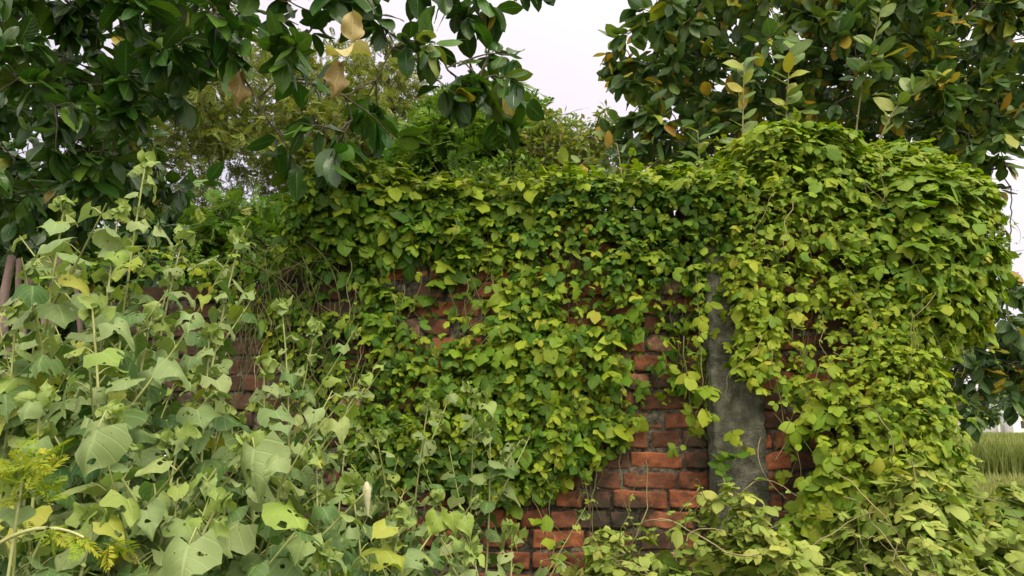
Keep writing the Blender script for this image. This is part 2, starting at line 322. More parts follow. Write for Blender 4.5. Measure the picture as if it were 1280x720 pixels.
def core(mb, x0, x1, y0f, y1f, zf, n=24):
    xs = np.linspace(x0, x1, n); f = lambda x, y, z: np.array([x, y, z])
    for a, b in zip(xs[:-1], xs[1:]):
        za, zb = zf(a)-.06, zf(b)-.06
        V = [f(a, y0f(a), 0), f(b, y0f(b), 0), f(b, y1f(b), 0), f(a, y1f(a), 0), f(a, y0f(a), za), f(b, y0f(b), zb), f(b, y1f(b), zb), f(a, y1f(a), za)]
        Q = [[4, 5, 6, 7], [0, 1, 5, 4], [2, 3, 7, 6]]
        if a == xs[0]: Q.append([3, 0, 4, 7])
        if b == xs[-1]: Q.append([1, 2, 6, 5])
        mb.add(V, Q)
X0W, X1W = -1.85, .76
cosw = DIR[0]
wall = thing('brick_wall', 'old red brick wall with worn mortar, half hidden under the climbing vine', 'wall')
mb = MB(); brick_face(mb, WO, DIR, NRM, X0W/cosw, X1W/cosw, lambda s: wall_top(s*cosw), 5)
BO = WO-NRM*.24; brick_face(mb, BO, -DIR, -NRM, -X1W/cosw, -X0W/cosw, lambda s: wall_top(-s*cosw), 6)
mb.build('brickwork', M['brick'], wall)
mb = MB(); mortar_sheet(mb, WO, DIR, NRM, X0W/cosw, X1W/cosw, lambda s: wall_top(s*cosw)); core(mb, X0W, X1W, lambda x: 3.03-.08*x, lambda x: 3.225-.08*x, wall_top)
mb.build('mortar', M['mortar'], wall)
settle(wall, (-.5, 3.1, 0))
# corner pillar: brick block with a plastered column on its left edge
PX0, PX1, PF, PB, PT = .775, 1.60, 2.86, 3.75, 2.42
pil = thing('brick_pillar', 'tall brick corner pillar with a grey plastered edge, buried in vine', 'pillar')
ux, ny = np.array([1., 0, 0]), np.array([0, -1., 0])
mb = MB(); brick_face(mb, np.array([0, PF, 0.]), ux, ny, .95, PX1, lambda s: PT, 15)
brick_face(mb, np.array([PX1, 0, 0.]), np.array([0, 1., 0]), ux, PF+.01, PB, lambda s: PT, 16)
brick_face(mb, np.array([PX0, 0, 0.]), np.array([0, -1., 0]), -ux, -PB, -3.2, lambda s: PT, 17)
mb.build('brickwork', M['brick'], pil)
mb = MB(); mortar_sheet(mb, np.array([0, PF, 0.]), ux, ny, PX0+.02, PX1-.01, lambda s: PT); core(mb, PX0+.03, PX1-.03, lambda x: PF+.03, lambda x: PB-.03, lambda x: PT, 6)
mb.build('mortar', M['mortar'], pil)
# plaster strip
mb = MB(); Z = np.arange(0, 2.40, .02); K = 11
edge = .955+.006*sn(np.stack([Z, Z*0, Z*0], -1), 40., 41)+.007*sn(np.stack([Z, Z*0, Z*0], -1), 130., 42)
G = np.zeros((K+2, len(Z), 3))
for i in range(K):
    x = PX0-.012+(edge-PX0+.012)*i/(K-1); P = np.stack([x, np.full(len(Z), PF-.022), Z], -1)
    P[:, 1] += .003*sn(P, 14., 43)+.0025*sn(P, 45., 44)+.003*sn(P, 120., 45); P[:, 1] += .002*(i == K-1)+.003*(i == 0); G[i+1] = P
G[0] = G[1]+np.array([.004, .30, 0]); G[-1] = G[-2]+np.array([.004, .05, 0])
mb.grid(G.transpose(1, 0, 2)); mb.build('plaster_strip', M['plaster'], pil)
settle(pil, (1.28, 3.2, 0))
# flat coping stone lying on the wall
mb = MB(); r2 = np.random.default_rng(3)
c = at(441, 244, 3.13); n = 14; th = np.linspace(0, 2*PI, n, endpoint=False); rad = np.array([.105, .09])[:, None]
for (za, zb, sa, sb) in ((-.02, .012, .95, 1.), (.012, .024, 1., .8)):
    jit = 1+.12*np.sin(th*3+1)
    ring = lambda z, s: np.stack([c[0]+.115*s*jit*np.cos(th), c[1]+.09*s*jit*np.sin(th), np.full(n, c[2]+z)+.01*np.cos(th)], -1)
    i = np.arange(n); j = (i+1) % n; mb.add(np.concatenate([ring(za, sa), ring(zb, sb)]), np.stack([i, j, n+j, n+i], -1))
topc = np.concatenate([ring(.024, .8), ring(.026, .02)]); mb.add(topc, np.stack([i, j, n+j, n+i], -1))
tag(mb.build('coping_stone', M['stone'], loc=c), 'dark flat stone slab lying on the wall top near its broken left end', 'stone').location = c

# ================================================================== vines on signed-distance shells
def rbox(P, lo, hi, r):
    lo, hi = np.array(lo), np.array(hi); c = (lo+hi)/2; h = (hi-lo)/2-r; q = np.abs(P-c)-h
    return np.linalg.norm(np.maximum(q, 0), axis=-1)+np.minimum(q.max(-1), 0)-r
def ell(P, c, rad):
    k = (P-np.array(c))/np.array(rad); l = np.linalg.norm(k, axis=-1); return (l-1)*min(rad)
def smin(a, b, k):
    h = np.clip(.5+.5*(b-a)/k, 0, 1); return b*(1-h)+a*h-k*h*(1-h)
def shell(sdf, lo, hi, n, rng, inset=0.):
    lo, hi = np.array(lo), np.array(hi); out = []; nn = []; got = 0
    while got < n:
        P = rng.uniform(lo, hi, (n*3, 3)); d = sdf(P); P = P[np.abs(d) < .12]
        def grad(P):
            e = .006; return nrm(np.stack([sdf(P+np.eye(3)[k]*e)-sdf(P-np.eye(3)[k]*e) for k in range(3)], -1))
        for _ in range(3): P = P-grad(P)*(sdf(P)*.85)[:, None]
        N = grad(P); ok = np.abs(sdf(P)) < .02; out.append(P[ok]); nn.append(N[ok]); got += ok.sum()
    P = np.concatenate(out)[:n]; N = np.concatenate(nn)[:n]
    return P-N*(inset*rng.random(n))[:, None], N
UP = np.array([0, 0, 1.])
def shoots(mb, lv, P, N, n, rng, lmin, lmax, size, tlo=.55, thi=.86, upd=.8):
    for i in rng.choice(len(P), n):
        d = nrm(N[i]*.8+UP*upd*rng.uniform(.2, 1.2)+rng.normal(0, .45, 3)); q = [P[i]]; L = rng.uniform(lmin, lmax); m = int(L/.015)+3
        for k in range(m): d = nrm(d+rng.normal(0, .16, 3)-UP*.10); q.append(q[-1]+d*.015)
        q = np.array(q); mb.tube(q, .0016, .0007, 4, np.array([rng.uniform(.4, .9), .5, .5])); pk = q[2::3]; f = np.linspace(1, .45, len(pk))
        for p, ff in zip(pk, f): trifoliate(lv, p[None]+rng.normal(0, .006, (1, 3)), (N[i]*.5+UP*.6)[None], rng, size*ff, tlo, thi, .6, 0., .5, .7)

def trifoliate(lv, P, N, rng, size, tlo=.1, thi=.85, upb=.55, yel=.02, jitn=.38, jitd=.45, pw=1.):
    n = len(P); nn = nrm(N*.8+UP*upb+rng.normal(0, jitn, (n, 3)))
    d = -UP*.85+N*.35+rng.normal(0, jitd, (n, 3)); d = np.where(N[:, 2:3] > .75, np.stack([rng.normal(0, 1, n), rng.normal(-.5, 1, n), rng.normal(-.15, .2, n)], -1), d)
    d = nrm(d-(d*nn).sum(-1, keepdims=True)*nn); x = np.cross(d, nn)
    s = size*np.clip(rng.lognormal(-.08, .38, n), .35, 2.1)*(1+.22*sn(P, 6., 78)); base = tints(n, tlo, thi, pw, rng); base[:, 0] = np.clip(base[:, 0]+.12*sn(P, 5., 77), 0, .86)
    y = rng.random(n) < yel; base[y, 0] = rng.uniform(.9, 1, y.sum())
    for k, (ang, sc) in enumerate(((0, 1.), (1.25, .85), (-1.25, .85))):
        a = ang+rng.normal(0, .22, n); dd = d*np.cos(a)[:, None]+x*np.sin(a)[:, None]
        keep = rng.random(n) < (1 if k == 0 else .88)
        off = dd*(s*(.22 if k == 0 else .06))[:, None]
        t = base.copy(); t[:, 0] = np.clip(t[:, 0]+rng.normal(0, .05, n), 0, 1); t[:, 2] = rng.random(n)
        dd = nrm(dd-nn*rng.uniform(-.1, .45, n)[:, None])
        lv.add((P+off)[keep], dd[keep], nrm(nn+rng.normal(0, .22, (n, 3)))[keep], (s*sc)[keep], t[keep])
XB = [200, 300, 360, 400, 440, 500, 560, 600, 640, 690, 720, 760, 800, 850, 880, 905, 930]
YB = [360, 400, 440, 500, 565, 570, 590, 600, 615, 615, 590, 575, 515, 515, 560, 560, 520]
GAPS = [(515, 345, 42, 26, .95), (420, 365, 34, 34, .75), (345, 345, 50, 30, .75), (430, 440, 40, 30, .85), (480, 500, 70, 26, .6), (742, 382, 45, 26, .75), (725, 465, 26, 30, .6), (845, 372, 40, 34, .75),
        (820, 440, 50, 34, .85), (800, 485, 30, 34, .9), (765, 560, 26, 30, .5), (560, 530, 34, 20, .5), (860, 545, 26, 40, .7), (640, 560, 25, 22, .4), (690, 325, 50, 12, .5), (600, 300, 30, 14, .35), (880, 430, 18, 40, .5), (410, 520, 40, 40, .7)]
def cover(P):
    px, py = proj(P); soft = 22; yb = np.interp(px, XB, YB)
    c = np.clip((yb-py)/soft+.5+.9*sn(P, 11., 55), 0, 1)
    c *= np.clip((px-230)/150, .35, 1)
    for gx, gy, rx, ry, a in GAPS: c *= 1-a*np.clip(1.5*np.exp(-((px-gx)/rx)**2-((py-gy)/ry)**2), 0, 1)
    c *= np.clip(1.05+.75*sn(P, 9., 56)+np.where(py < 300, .4, 0), .15, 1)
    return c
def sdf_wall(P):
    x = P[:, 0]; y = P[:, 1]+.08*x; zt = np.where(x > -.82, 2.36, np.maximum(2.07, 2.36-(-.84-x)*1.9))
    Q = np.stack([x, y, P[:, 2]-zt], -1)
    bul = .05*sn(P, 5., 61)+.02*sn(P, 13., 62)
    return rbox(Q, (-1.9, 2.93, -3), (.95, 3.3, .05), .06)-bul-.085*np.exp(-((P[:, 2]-zt)/.2)**2)-.02
rg = np.random.default_rng(21)
wv = thing('climbing_vine', 'green three-leaved creeper carpeting the brick wall left of the pillar', 'vine')
lv = Leaves()
P, N = shell(sdf_wall, (-1.9, 2.7, .9), (.95, 3.2, 2.6), 26500, rg, .10)
ok = ((N[:, 1] < .3) | (N[:, 2] > .4)) & (rg.random(len(P)) < cover(P)*.95); P, N = P[ok], N[ok]; PW, NW = P, N
trifoliate(lv, P, N, rg, .0295, .02, .80, .6, .004)
# fringe of small bright shoots on the ridge
P, N = shell(sdf_wall, (-1.0, 2.7, 2.3), (.95, 3.5, 2.6), 1200, rg, .0); P = P+N*rg.uniform(0, .06, len(P))[:, None]; ok = N[:, 2] > .3
trifoliate(lv, P[ok], N[ok], rg, .034, .5, .86, .8, .01)
mb = MB(); shoots(mb, lv, P[ok], N[ok], 60, rg, .04, .16, .030)
def strands(mb, starts, nrmv, rng, lmin, lmax, plane=None, r=.0022, wob=.35, out=.0):
    for p in starts:
        n = int(rng.uniform(lmin, lmax)/.03)+3; q = [p]; d = np.array([rng.normal(0, .4), 0, -1.]); ph = rng.uniform(0, 7)
        for k in range(n):
            d = nrm(d+rng.normal(0, wob, 3)*np.array([1, .25, .5])+np.array([0, 0, -.25])); q.append(q[-1]+d*.03)
        q = np.array(q)
        if plane: q[:, 1] = np.minimum(q[:, 1], plane(q[:, 0])-.012-.03*np.abs(np.sin(np.arange(len(q))*.4+ph)))
        mb.tube(q, r*rng.uniform(.7, 1.4), r*.5, 4, np.array([rng.random(), .5, .5]))
shoots(mb, lv, PW, NW, 90, rg, .05, .2, .034, .2, .86, .1)
lv.build('foliage', VINE, M['vine'], wv, rg)
st = []
for _ in range(150):
    px = rg.uniform(300, 900); py = rg.uniform(245, min(560, np.interp(px, XB, YB))); st.append(at(px, py, 2.95-.06*(px-640)/300))
for _ in range(24):
    px = rg.uniform(270, 430); py = rg.uniform(305, 380); st.append(at(px, py, 3.02))
strands(mb, st, None, rg, .12, .6, lambda x: 3.0-.08*x, .0018)
# arched tangled runners at the broken left end
for _ in range(16):
    a = at(rg.uniform(285, 420), rg.uniform(300, 340), rg.uniform(2.85, 3.02)); b = at(rg.uniform(285, 440), rg.uniform(360, 470), rg.uniform(2.85, 2.98)); m_ = (a+b)/2+np.array([rg.normal(0, .12), -.06, rg.uniform(0, .12)])
    t = np.linspace(0, 1, 12)[:, None]; mb.tube(a*(1-t)**2+2*m_*t*(1-t)+b*t*t, .0015, .001, 4, np.array([rg.uniform(.1, .5), .5, .5]))
mb.build('stem', M['stem'], wv)
settle(wv, (-.2, 3.0, 0))

def sdf_pil(P):
    a = np.minimum(rbox(P, (.92, 2.70, -.2), (1.42, 3.7, 2.66), .13), rbox(P, (.77, 2.70, -.2), (1.1, 3.7, 2.43), .12))
    b = rbox(P, (1.30, 2.84, -.2), (1.68, 3.7, 2.51), .12)
    c = ell(P, (1.63, 2.95, 2.08), (.33, .33, .47))
    d = ell(P, (1.33, 2.72, 1.25), (.30, .26, .5))
    s = smin(smin(a, b, .12), smin(c, d, .1), .12)
    return s-.07*sn(P, 4.2, 71)-.045*sn(P, 9., 72)
PG = [(920, 525, 40, 42, 1.), (922, 600, 58, 110, 1.), (920, 560, 50, 70, 1.), (960, 620, 40, 50, .8), (980, 575, 30, 70, 1.), (1032, 445, 30, 34, .7)]
def cover_p(P):
    px, py = proj(P); c = np.ones(len(P))
    for gx, gy, rx, ry, a in PG: c *= 1-a*np.clip(1.5*np.exp(-((px-gx)/rx)**2-((py-gy)/ry)**2), 0, 1)
    return c*np.clip(1.1+.5*sn(P, 8., 73), .5, 1)
rg = np.random.default_rng(22)
pv = thing('climbing_vine', 'dense yellow-green creeper heaped over the corner pillar and hanging down its right side', 'vine')
lv = Leaves()
P, N = shell(sdf_pil, (.8, 2.35, .0), (2.2, 3.6, 2.85), 27000, rg, .13)
ok = ((N[:, 1] < .35) | (N[:, 2] > .3) | (N[:, 0] > .3)) & (N[:, 2] > -.7) & (rg.random(len(P)) < cover_p(P)); P, N = P[ok], N[ok]
px, py = proj(P); low = np.clip((py-420)/250, 0, 1)
PV, NV = P, N
trifoliate(lv, P, N, rg, .0285+.006*low, .46, .87, .7, .004, pw=.8)
P, N = shell(sdf_pil, (.8, 2.35, 2.2), (2.2, 3.8, 2.85), 2600, rg, 0.); P = P+N*(rg.uniform(0, .09, len(P))**1.5)[:, None]; ok = N[:, 2] > .35
trifoliate(lv, P[ok], N[ok], rg, .032, .55, .89, .8, .01)
# loose hanging streams in front of the plastered column
mb = MB(); shoots(mb, lv, PV, NV, 170, rg, .04, .2, .034); tp = NV[:, 2] > .5; shoots(mb, lv, PV[tp], NV[tp], 70, rg, .05, .17, .028)
for (px, py, Ls) in ((868, 330, .6), (960, 330, .3), (985, 400, .4), (1010, 420, .6), (855, 420, .45), (1000, 470, .55), (1050, 460, .6), (918, 540, .1), (935, 330, .3)):
    p = at(px, py, 2.78); q = [p]; d = np.array([0, 0, -1.])
    for k in range(int(Ls/.025)):
        d = nrm(d+rg.normal(0, .3, 3)*np.array([1, .4, .3])+np.array([0, 0, -.3])); v = q[-1]+d*.025; v[1] = np.clip(v[1], 2.68, 2.82); q.append(v)
    q = np.array(q); mb.tube(q, .0026, .0016, 4, np.array([.6, .5, .5])); sel = q[rg.random(len(q)) < .55]+rg.normal(0, .022, (int(0)+1, 3))
    trifoliate(lv, sel+rg.normal(0, .018, sel.shape), np.tile(np.array([0, -1., .1]), (len(sel), 1)), rg, .036, .35, .85, .55, .0)
lv.build('foliage', VINE, M['vine'], pv, rg)
st = []
for _ in range(40):
    st.append(at(rg.uniform(930, 1200), rg.uniform(180, 560), rg.uniform(2.55, 2.74)))
strands(mb, st, None, rg, .1, .35, None, .0013, .5)
for _ in range(15):
    a = at(rg.uniform(950, 1060), rg.uniform(430, 560), 2.72); b = a+np.array([rg.normal(0, .12), -.02, -rg.uniform(.15, .5)]); m_ = (a+b)/2+np.array([rg.normal(0, .06), -.04, 0])
    t = np.linspace(0, 1, 10)[:, None]; mb.tube(a*(1-t)**2+2*m_*t*(1-t)+b*t*t, .0022, .0013, 4, np.array([rg.uniform(.5, 1), .5, .5]))
mb.build('stem', M['stem'], pv); settle(pv, (1.3, 2.85, 0))

# creeper mound spilling over the ground at lower right
def sdf_mound(P):
    a = ell(P, (1.0, 2.3, .55), (.45, .4, .61)); b = ell(P, (1.28, 2.4, .55), (.36, .42, .78)); c = ell(P, (1.66, 2.45, .5), (.46, .5, .60)); d = ell(P, (.70, 2.25, .45), (.26, .3, .64))
    e = ell(P, (.42, 2.25, .42), (.3, .3, .64)); return smin(smin(smin(a, b, .15), smin(c, d, .15), .15), e, .1)-.07*sn(P, 5., 81)-.05*sn(P, 12., 82)
rg = np.random.default_rng(23)
gv = thing('ground_creeper', 'pale yellow-green creeper mound sprawling at the pillar foot, lower right', 'creeper')
lv = Leaves(); P, N = shell(sdf_mound, (0, 1.6, .3), (2.5, 3.0, 1.55), 9500, rg, .20); ok = (N[:, 2] > -.3) & ((N[:, 1] < .5) | (N[:, 2] > .3)); P, N = P[ok], N[ok]
trifoliate(lv, P, N, rg, .037, .4, .86, .8, .006, .5, .7, .7); mb = MB(); shoots(mb, lv, P, N, 200, rg, .06, .26, .034, .4); lv.build('foliage', VINE, M['creeper'], gv, rg)
for _ in range(120):
    i = rg.integers(len(P)); p = P[i]+N[i]*.01; d = nrm(np.array([rg.normal(0, 1), -.3, rg.uniform(-.1, .5)])); q = [p]
    for k in range(int(rg.uniform(5, 16))): d = nrm(d+rg.normal(0, .22, 3)+np.array([0, 0, -.07])); q.append(q[-1]+d*.03)
    mb.tube(q, .0024, .0013, 4, np.array([rg.uniform(.6, 1), .5, .5]))
mb.build('stem', M['stem'], gv); settle(gv, (1.2, 2.3, 0))

# ================================================================== broad-leaved weeds
def weed(tip, base, label, seed, smax=.12, nb=4, bend=.1, density=1., name='broad_leaved_weed', zleaf=.45, yel=.05, group='broad-leaved weeds in front of the wall', extra=()):
    r = np.random.default_rng(seed); tip = np.array(tip); base = np.array([base[0], base[1], 0.])
    t = np.linspace(0, 1, 26)[:, None]; c1 = base*.45+tip*.55+np.array([r.normal(0, bend), r.normal(0, bend), .1])
    P = base*(1-t)**2+2*c1*t*(1-t)+tip*t*t
    st = MB(); lf = Leaves(); bud = Leaves(); pet = MB()
    st.tube(P, .0065, .0022, 6, np.array([r.uniform(.3, .9), .5, .5]))
    H = tip[2]; axes = [(P, 1., smax)]
    for k in range(nb):
        f = r.uniform(.38, .9); i = int(f*25); az = r.uniform(0, 2*PI); L = H*r.uniform(.12, .32)*(1.2-f)/.6
        d = np.array([math.cos(az), math.sin(az)*.8, r.uniform(.7, 1.4)]); d = nrm(d); tt = np.linspace(0, 1, 10)[:, None]
        B = P[i]+d*L*tt+np.array([0, 0, .12*L])*tt**2; st.tube(B, .0035, .0015, 5, np.array([.5, .5, .5])); axes.append((B, .8, smax*.8))
    az = r.uniform(0, 7)
    for ai, (A, sc, sm) in enumerate(axes):
        seg = np.linalg.norm(np.diff(A, axis=0), axis=1).sum(); nl = max(3, int(seg/.050*density))
        for k in range(nl):
            f = (k+.5)/nl; x = f*(len(A)-1); i = min(int(x), len(A)-2); p = A[i]*(1-(x-i))+A[i+1]*(x-i)
            if p[2] < zleaf*r.uniform(.6, 1.1): continue
            az += 2.4+r.normal(0, .35); up = (p[2]-zleaf)/max(.2, H-zleaf); s = sm*(1-.72*np.clip(up, 0, 1)**2.2)*r.uniform(.65, 1.15)
            if ai: s = sm*(1-.55*f)*r.uniform(.6, 1.1)
            hd = np.array([math.cos(az), math.sin(az), 0]); pl = s*r.uniform(.5, .9); e = p+hd*pl*.8+UP*pl*.5
            pet.tube([p, p+hd*pl*.45+UP*pl*.36, e], .0016, .001, 4, np.array([r.uniform(.4, 1), .5, .5]))
            dr = r.uniform(.1, 1.1); d = nrm(hd-UP*dr); n_ = nrm(UP*1.+hd*dr*.8+np.array([0, -.25, 0])+r.normal(0, .25, 3))
            tt = np.clip(r.normal(.52, .22), 0, .83)
            if r.random() < yel: tt = r.uniform(.88, 1)
            if up > .86: tt = max(tt, r.uniform(.6, .9))
            lf.add(e, d, n_, s*1.08, np.array([[tt, r.random(), r.random()]]))
            if r.random() < .45:
                m = 3; bud.add(np.tile(p+hd*.012, (m, 1)), nrm(r.normal(0, 1, (m, 3))+UP), nrm(r.normal(0, 1, (m, 3))), r.uniform(.012, .03), np.array([[r.uniform(.7, .9), r.random(), r.random()]]))
    m = 9; bud.add(np.tile(tip, (m, 1))+r.normal(0, .012, (m, 3)), nrm(r.normal(0, .7, (m, 3))+UP), nrm(r.normal(0, 1, (m, 3))), .03, np.array([[.86, .5, .5]]))
    for (ex, ey, eY, sz, ed, en, et) in extra:
        q = at(ex, ey, eY); i = int(np.argmin(np.linalg.norm(P-q, axis=1))); pet.tube([P[i], (P[i]+q)/2+np.array([0, 0, .02]), q], .002, .0012, 4, np.array([.7, .5, .5])); lf.add(q, np.array(ed, float), np.array(en, float), sz, np.array([[et, .5, .6]]))
    o = thing(name, label, 'weed', group)
    st.add(np.concatenate(pet.V), np.concatenate(pet.Q), np.concatenate(pet.U), np.concatenate(pet.T))
    st.build('stem', M['weedstem'], o); lf.P += bud.P; lf.D += bud.D; lf.N += bud.N; lf.S += bud.S; lf.T += bud.T; lf.build('foliage', WEED, M['weed'], o, r)
    settle(o, tuple(base)); return o
W = [ # tip px, py, Y, base dx, leaf size, branches, label
 (182, 205, 1.95, .02, .125, 4, 'tallest weed, its pale tip rising highest at left against the dark tree'),
 (80, 262, 1.75, .03, .125, 4, 'tall weed with a yellow-green leaf near its tip, before the pinkish roots'),
 (148, 268, 2.1, .0, .11, 4, 'tall weed with bud clusters at its tip, between the two tallest left weeds'),
 (300, 300, 2.15, -.12, .125, 5, 'tall weed leaning right, its top standing alone against the dark wall end'),
 (228, 300, 2.2, -.04, .12, 4, 'weed with hanging top leaves just right of the tallest weed'),
 (352, 385, 2.3, -.05, .10, 4, 'weed with toothed pale leaves before the tangled bare vine stems'),
 (395, 410, 2.35, -.06, .095, 4, 'grey-green weed nearest the exposed bricks at the wall end'),
 (20, 390, 1.6, .0, .13, 4, 'weed cut off by the left picture edge at mid height'),
 (115, 385, 1.55, .0, .135, 5, 'weed with wide flat leaves below the pinkish roots'),
 (190, 395, 1.75, .02, .13, 5, 'weed with big overlapping leaves under the tallest weed'),
 (262, 415, 1.8, -.03, .13, 5, 'weed with broad drooping leaves in the middle of the left thicket'),
 (330, 460, 1.9, -.05, .12, 5, 'weed with ragged holed leaves right of the left thicket middle'),
 (50, 500, 1.4, .0, .125, 4, 'low weed with pale leaves above the feathery yellow plant'),
 (140, 520, 1.35, .0, .12, 5, 'front weed with a large heart-shaped leaf, left of bottom middle thicket'),
 (225, 545, 1.45, .02, .115, 4, 'front weed with hole-eaten leaves above the pale lower leaves'),
 (312, 560, 1.5, .0, .14, 4, 'front weed holding one long hanging pointed grey leaf'),
 (268, 640, 1.3, -.02, .12, 4, 'low front weed at the bottom edge with one broad pale leaf'),
 (120, 650, 1.25, .0, .12, 4, 'low front weed at the bottom edge beside the feathery yellow plant'),
 (395, 570, 1.9, -.03, .105, 4, 'weed with many small pale leaves below the exposed dark bricks'),
 (440, 610, 1.8, .0, .11, 5, 'weed with a pale rolled leaf, at the thicket front below the vine'),
 (470, 545, 2.35, .0, .09, 4, 'slender weed standing apart before the vine left of the middle'),
 (535, 508, 2.5, -.06, .085, 4, 'slender weed left of the tallest one on the wall middle'),
 (590, 500, 2.5, -.10, .09, 5, 'slender weed leaning right whose top reaches the vine lower edge'),
 (612, 530, 2.45, -.12, .09, 4, 'slender weed with a hole-pierced leaf before the lowest vine leaves'),
 (545, 620, 2.1, -.02, .105, 5, 'weed before the lower left edge of the bare brick patch'),
 (500, 650, 1.8, .0, .115, 5, 'low broad weed at the bottom edge left of the bare bricks'),
 (590, 690, 1.9, .0, .10, 4, 'low weed with yellow shoots at the foot of the bare bricks'),
 (640, 668, 2.0, -.05, .10, 3, 'short weed with pale top leaves in front of the lowest bare bricks'),
 (410, 690, 1.5, .0, .12, 4, 'low weed at the bottom edge under the rolled-leaf weed'),
 (20, 600, 1.2, -.05, .11, 4, 'low front weed in the bottom left corner'),
]
WEEDS = []
EXTRA = {1: [(78, 276, 1.74, .06, (-1, -.2, -.25), (-.2, -.6, 1), .9)], 15: [(318, 560, 1.45, .10, (.1, -.35, -1), (-.3, -1, .2), .74)], 13: [(122, 535, 1.3, .082, (-.1, -.5, -1), (.1, -1, .45), .72)],
    16: [(236, 680, 1.25, .085, (.1, -.6, -.8), (0, -.8, .7), .76)], 26: [(565, 640, 1.88, .055, (.2, -.3, -1), (0, -1, .3), .9), (580, 650, 1.88, .045, (.5, -.3, -1), (.2, -1, .3), .89), (548, 645, 1.88, .05, (-.4, -.3, -.9), (0, -1, .4), .9)]}
for k, (px, py, Y_, dx, sm, nb, lab) in enumerate(W):
    p = at(px, py, Y_); WEEDS.append(None); WEEDS[-1] = weed(p, (p[0]+dx, Y_+.03), lab, 300+k, sm, nb, zleaf=.42 if Y_ > 1.7 else .5, extra=EXTRA.get(k, ()))
    if k == 19:                                  # the pale rolled leaf of this weed
        rl = MB(); q = at(458, 602, 1.75); rl.tube([q, q+np.array([.002, 0, -.015]), q+np.array([.003, 0, -.04]), q+np.array([.006, 0, -.075])], [.003, .011, .008, .002], None, 9, np.array([.8, .5, .5]))
        ro = rl.build('rolled_leaf', M['petal_leaf'], WEEDS[-1]); ro.location = -np.array(WEEDS[-1].location)
# weeds filling the thicket behind the front rows
rg = np.random.default_rng(31)
for k in range(16):
    px = [-40, 60, 150, 240, 90, 200, 330, 290, 380, 10, 430, 470, -20, 50, 215, 130][k]; py = [430, 440, 450, 470, 560, 590, 590, 520, 500, 520, 570, 600, 330, 340, 345, 370][k]; Y_ = 2.1+.4*rg.random()
    p = at(px, py, Y_); weed(p, (p[0], Y_), 'weed deep in the left thicket, mostly hidden behind the front weeds', 400+k, .115, 5, name='thicket_weed', group='weeds hidden inside the left thicket', yel=.12)
# low creeper between the weeds (nobody could count it)
def sdf_under(P): return ell(P, (-1.05, 2.3, .4), (1.05, .75, .86))-.08*sn(P, 4., 91)-.03*sn(P, 11., 92)
lv = Leaves(); P, N = shell(sdf_under, (-2.6, 1.3, .3), (.7, 3., 1.5), 7500, rg, .2); ok = (N[:, 2] > -.2) & (N[:, 1] < .6); trifoliate(lv, P[ok], N[ok], rg, .045, .2, .88, 1., .03)
tag(lv.build('undergrowth', VINE, M['vine'], None, rg), 'low creeper leaves filling the gaps between the weeds', None, None, 'stuff')

# feathery yellow-green plants, bottom left
for k, (px, py, Y_, n, lab) in enumerate(((28, 600, 1.15, 46, 'feathery yellow-green plant tuft in the bottom left corner'), (105, 672, 1.05, 16, 'feathery yellow sprig on a long arching stalk at the bottom left edge'))):
    o = thing('feathery_plant', lab, 'plant'); r = np.random.default_rng(50+k); mb = MB(); lf = Leaves(); p = at(px, py, Y_); b = np.array([p[0]-.04 if k == 0 else p[0]-.22, Y_, 0 if k == 0 else .55])
    if k: b = at(-30, 700, 1.05); b0 = np.array([b[0]-.03, 1.05, 0])
    t = np.linspace(0, 1, 14)[:, None]; c1 = (b+p)/2+np.array([0, 0, .05]); A = b*(1-t)**2+2*c1*t*(1-t)+p*t*t
    if k: A = np.concatenate([np.linspace(b0, b, 8)[:-1], A])
    mb.tube(A, .004, .002, 5, np.array([.8, .5, .5]))
    az = r.uniform(0, 2*PI, n); el = r.uniform(-.3, 1.3, n) if k == 0 else r.uniform(-.7, .3, n)
    d = np.stack([np.cos(az)*np.cos(el), np.sin(az)*np.cos(el), np.sin(el)], -1); base = p+r.normal(0, .024, (n, 3)) if k == 0 else A[-1]*r.uniform(.0, 1., (n, 1))**0+np.outer(r.uniform(-.05, .05, n), np.array([1, 0, -.25]))
    lf.add(base, d, nrm(UP+r.normal(0, .5, (n, 3))), r.uniform(.032, .052, n), tints(n, .0, .9, 1, r))
    mb.build('stem', M['weedstem'], o); lf.build('foliage', FROND, M['yellowleaf'], o, r); settle(o, (float(b[0]), Y_, 0))

# ================================================================== small plants by the bricks
def sprout(name, pts, label, cat, seed, size, ntri, mat='vine', tl=(.6, .9), temps=VINE, r0=.003):
    r = np.random.default_rng(seed); pts = np.array(pts); m = len(pts)
    x = np.linspace(0, m-1, 8*m); A = np.stack([np.interp(x, np.arange(m), pts[:, k]) for k in range(3)], -1)
    for _ in range(3): A[1:-1] = (A[:-2]+A[1:-1]*2+A[2:])/4
    o = thing(name, label, cat); mb = MB(); mb.tube(A, r0, r0*.5, 5, np.array([.7, .5, .5])); lf = Leaves()
    sel = A[np.linspace(len(A)*.35, len(A)-1, ntri).astype(int)]
    az = np.arange(ntri)*2.4+r.uniform(0, 6); d = np.stack([np.cos(az), np.sin(az)*.5-.25, r.uniform(-.1, .7, ntri)+(.35 if mat == 'ficus2' else 0)], -1)
    lf.add(sel, d, nrm(UP*.8+np.array([0, -.9, 0])+r.normal(0, .35, (ntri, 3))), size*r.uniform(.7, 1.2, ntri), tints(ntri, tl[0], tl[1], 1, r))
    mb.build('stem', M['stem'], o); lf.build('foliage', temps, M[mat], o, r); settle(o, tuple(A[0])); return o
sprout('vine_sprout', [at(690, 705, 2.75), at(680, 660, 2.8), at(662, 650, 2.82), at(695, 670, 2.75), at(690, 700, 2.7)], 'small trailing sprout with a yellowing leaf over the bare bricks', 'sprout', 1, .05, 5)
